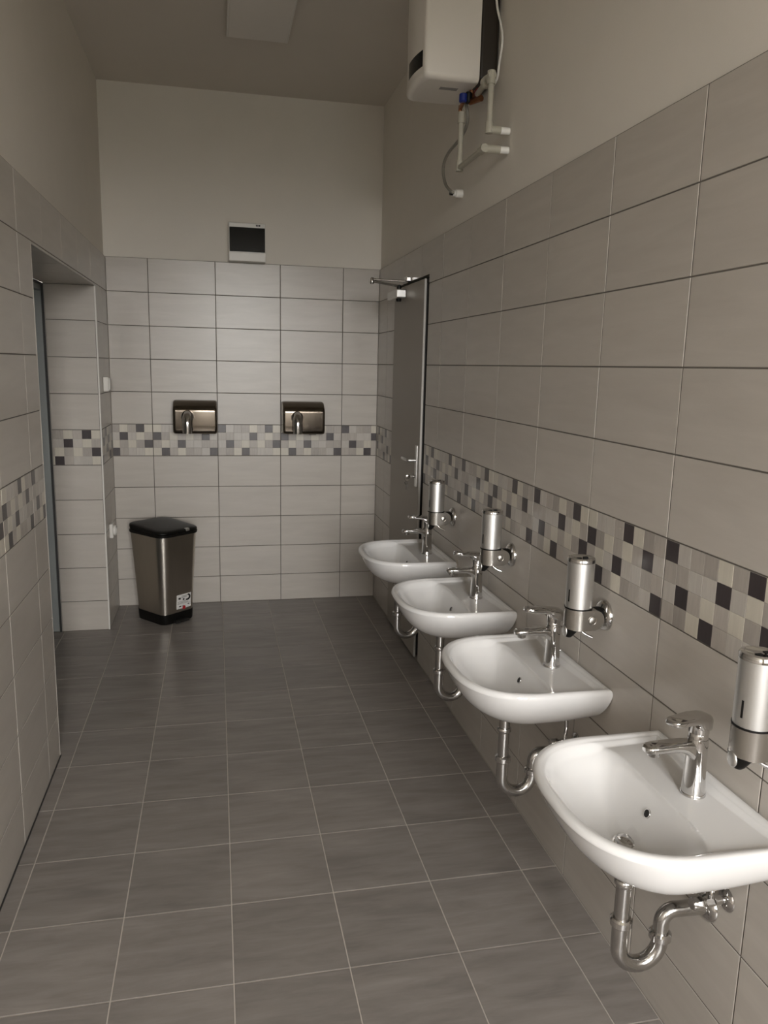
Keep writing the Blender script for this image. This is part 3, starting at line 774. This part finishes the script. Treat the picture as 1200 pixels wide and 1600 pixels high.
# ------------------------------------------------------------------ water heater and its plumbing
def heater():
    y0, y1, z0, z1 = -2.09, -1.80, 2.615, 3.075
    t = thing('water_heater', 'white wall mounted water heater with dark back and black display', 'water heater', (PL, (y0+y1)/2, z0))
    hw = (y1-y0)/2; H = z1-z0
    def plan(x0, x1, w, r, bulge, z, seg=6):
        """x0 wall side, x1 front; front bulges by `bulge`"""
        pts = []
        pts += [(x0, w, z)]
        for k in range(seg+1):
            a = R(90+90*k/seg); pts.append((x1+r+r*math.cos(a), w-r+r*math.sin(a), z))
        for k in range(1, 10):
            u = 1-2*k/10; yy = u*(w-r); pts.append((x1-bulge*(1-u*u), yy, z))
        for k in range(seg+1):
            a = R(180+90*k/seg); pts.append((x1+r+r*math.cos(a), -w+r+r*math.sin(a), z))
        pts += [(x0, -w, z)]
        return pts
    bm = bmesh.new(); rings = []
    rb = .022
    for k in range(7):
        a = R(90*k/6); ins = rb*(1-math.sin(a))
        rings.append(plan(-.075, -.287+ins, hw-ins,   .018, .016, rb*(1-math.cos(a))))
    for k in range(6, -1, -1):
        a = R(90*k/6); ins = rb*(1-math.sin(a))
        rings.append(plan(-.075, -.287+ins, hw-ins, .018, .016, H-rb*(1-math.cos(a))))
    loft(bm, rings); finish('white_shell', bm, M['heater'], t, 40)
    bm = bmesh.new(); box(bm, -.075, -.003, -hw+.002, hw-.002, .012, H-.01, .012, 3); finish('dark_back', bm, M['heaterdark'], t)
    # display strip following the bulged front
    bm = bmesh.new(); A, B = [], []
    for k in range(13):
        u = -.96+1.2*k/12; yy = u*(hw-.018); x = -.287-.016*(1-u*u)
        A.append((x-.001, yy)); B.append((x+.002, yy))
    rings = [[(x, y, .042) for x, y in A]+[(x, y, .042) for x, y in B[::-1]], [(x, y, .098) for x, y in A]+[(x, y, .098) for x, y in B[::-1]]]
    loft(bm, rings); finish('display', bm, M['glass'], t)
    bm = bmesh.new(); box(bm, -.2, -.13, -.06, -.035, -.0012, .001); finish('rating_label', bm, M['greyink'], t)
    return t
heater()
def heater_valves():
    t = thing('safety_valve', 'brass safety valve with blue and red caps under the water heater', 'valve', (-.085, -2.0, 2.583))
    bm = bmesh.new(); tube(bm, [(.02, .0, .03), (.02, 0, -.012)], .011, 14); tube(bm, [(.02, 0, .0), (-.02, .0, .0)], .011, 14); finish('valve_body', bm, M['copper'], t, 50)
    bm = bmesh.new(); lathe(bm, [(.013, -.016), (.0165, -.012), (.0165, .012), (.013, .016)], 'z', (-.014, -.005, .0), 12); finish('blue_cap', bm, M['blue'], t, 40)
    bm = bmesh.new(); lathe(bm, [(.011, -.018), (.014, -.014), (.014, .018), (.01, .022)], 'z', (.006, -.008, .0), 14); finish('black_cap', bm, M['black'], t, 40)
    bm = bmesh.new(); lathe(bm, [(.012, .0), (.0145, .006), (.0145, .024), (.012, .03)], 'y', (.03, -.06, .012), 12); finish('red_cap', bm, M['red'], t, 40)
    bm = bmesh.new(); tube(bm, [(.012, -.006, -.012), (.03, -.03, -.01), (.04, -.06, -.012)], .0115, 12); finish('brass_union', bm, M['copper'], t, 40)
    bm = bmesh.new(); tube(bm, [(-.008, .05, -.01), (-.008, .05, -.045)], .0075, 12); tube(bm, [(-.012, 0, -.012), (-.008, .05, -.02)], .008, 12); finish('copper_outlet', bm, M['copper'], t, 40)
heater_valves()
def pipes():
    t = thing('water_pipe', 'grey plastic water pipe dropping straight from the heater to the wall', 'pipe', (-.07, -2.24, 2.41), group='plastic pipes below the water heater')
    bm = bmesh.new(); tube(bm, fillet([(.012, .19, .178), (0, .0, .178), (0, 0, 0), (.062, 0, 0)], .012), .0105, 16); finish('pipe_run', bm, M['pvc'], t, 50)
    for p, q in (((0, 0, .15), (0, 0, .194)), ((0, 0, .025), (0, 0, -.013)), ((-.006, 0, 0), (.042, 0, 0)), ((0, .03, .178), (.0, -.012, .178))):
        bm = bmesh.new(); tube(bm, [p, q], .0145, 16); finish('elbow_socket', bm, M['pvc'], t, 50)
    bm = bmesh.new(); lathe(bm, [(.0175, .05), (.0205, .055), (.0205, .075), (.0175, .08)], 'y', (.004, 0, .178), 20); finish('union_ring', bm, M['pvc'], t, 50)
    bm = bmesh.new(); tube(bm, [(.042, 0, 0), (.0765, 0, 0)], .0122, 16); finish('wall_sleeve', bm, M['sleeve'], t, 50)
    t = thing('water_pipe', 'grey plastic water pipe with a long sideways run to the wall', 'pipe', (-.087, -1.95, 2.345), group='plastic pipes below the water heater')
    bm = bmesh.new(); tube(bm, fillet([(0, 0, .205), (0, 0, 0), (0, -.29, 0), (.08, -.29, 0)], .012), .0105, 16); finish('pipe_run', bm, M['pvc'], t, 50)
    for p, q in (((0, 0, .165), (0, 0, .205)), ((0, 0, .025), (0, 0, -.013)), ((0, -.255, 0), (0, -.302, 0)), ((-.01, -.29, 0), (.06, -.29, 0))):
        bm = bmesh.new(); tube(bm, [p, q], .0145, 16); finish('elbow_socket', bm, M['pvc'], t, 50)
    bm = bmesh.new(); tube(bm, [(.06, -.29, 0), (.0935, -.29, 0)], .0122, 16); finish('wall_sleeve', bm, M['sleeve'], t, 50)
    t = thing('drain_hose', 'thin grey hose looping from the heater valve to a white wall outlet', 'hose', (0, 0, 0))
    bm = bmesh.new(); tube(bm, smooth_path([(-.075, -1.96, 2.585), (-.062, -1.955, 2.52), (-.06, -1.864, 2.482), (-.06, -1.69, 2.464), (-.06, -1.62, 2.424), (-.06, -1.66, 2.35), (-.05, -1.72, 2.306), (-.038, -1.725, 2.302)], 8), .0065, 10)
    finish('hose_tube', bm, M['hose'], t, 60)
    bm = bmesh.new(); lathe(bm, [(.009, -.05), (.009, -.036)], 'x', (0, -1.7, 2.303), 16); finish('hose_clip', bm, M['black'], t, 50)
    bm = bmesh.new(); lathe(bm, [(.013, -.04), (.013, -.022), (.017, -.02), (.017, .009)], 'x', (0, -1.69, 2.306), 20); finish('wall_outlet', bm, M['sleeve'], t, 50)
    t = thing('power_cable', 'white power cable hanging beside the water heater', 'cable', (0, 0, 0))
    bm = bmesh.new(); tube(bm, smooth_path([(-.012, -2.108, 3.02), (-.02, -2.108, 2.93), (-.02, -2.125, 2.86), (-.02, -2.176, 2.78), (-.02, -2.197, 2.719), (-.02, -2.174, 2.653), (-.018, -2.147, 2.609), (-.03, -2.10, 2.585)], 8), .0042, 10)
    finish('cable_sheath', bm, M['sleeve'], t, 60)
pipes()
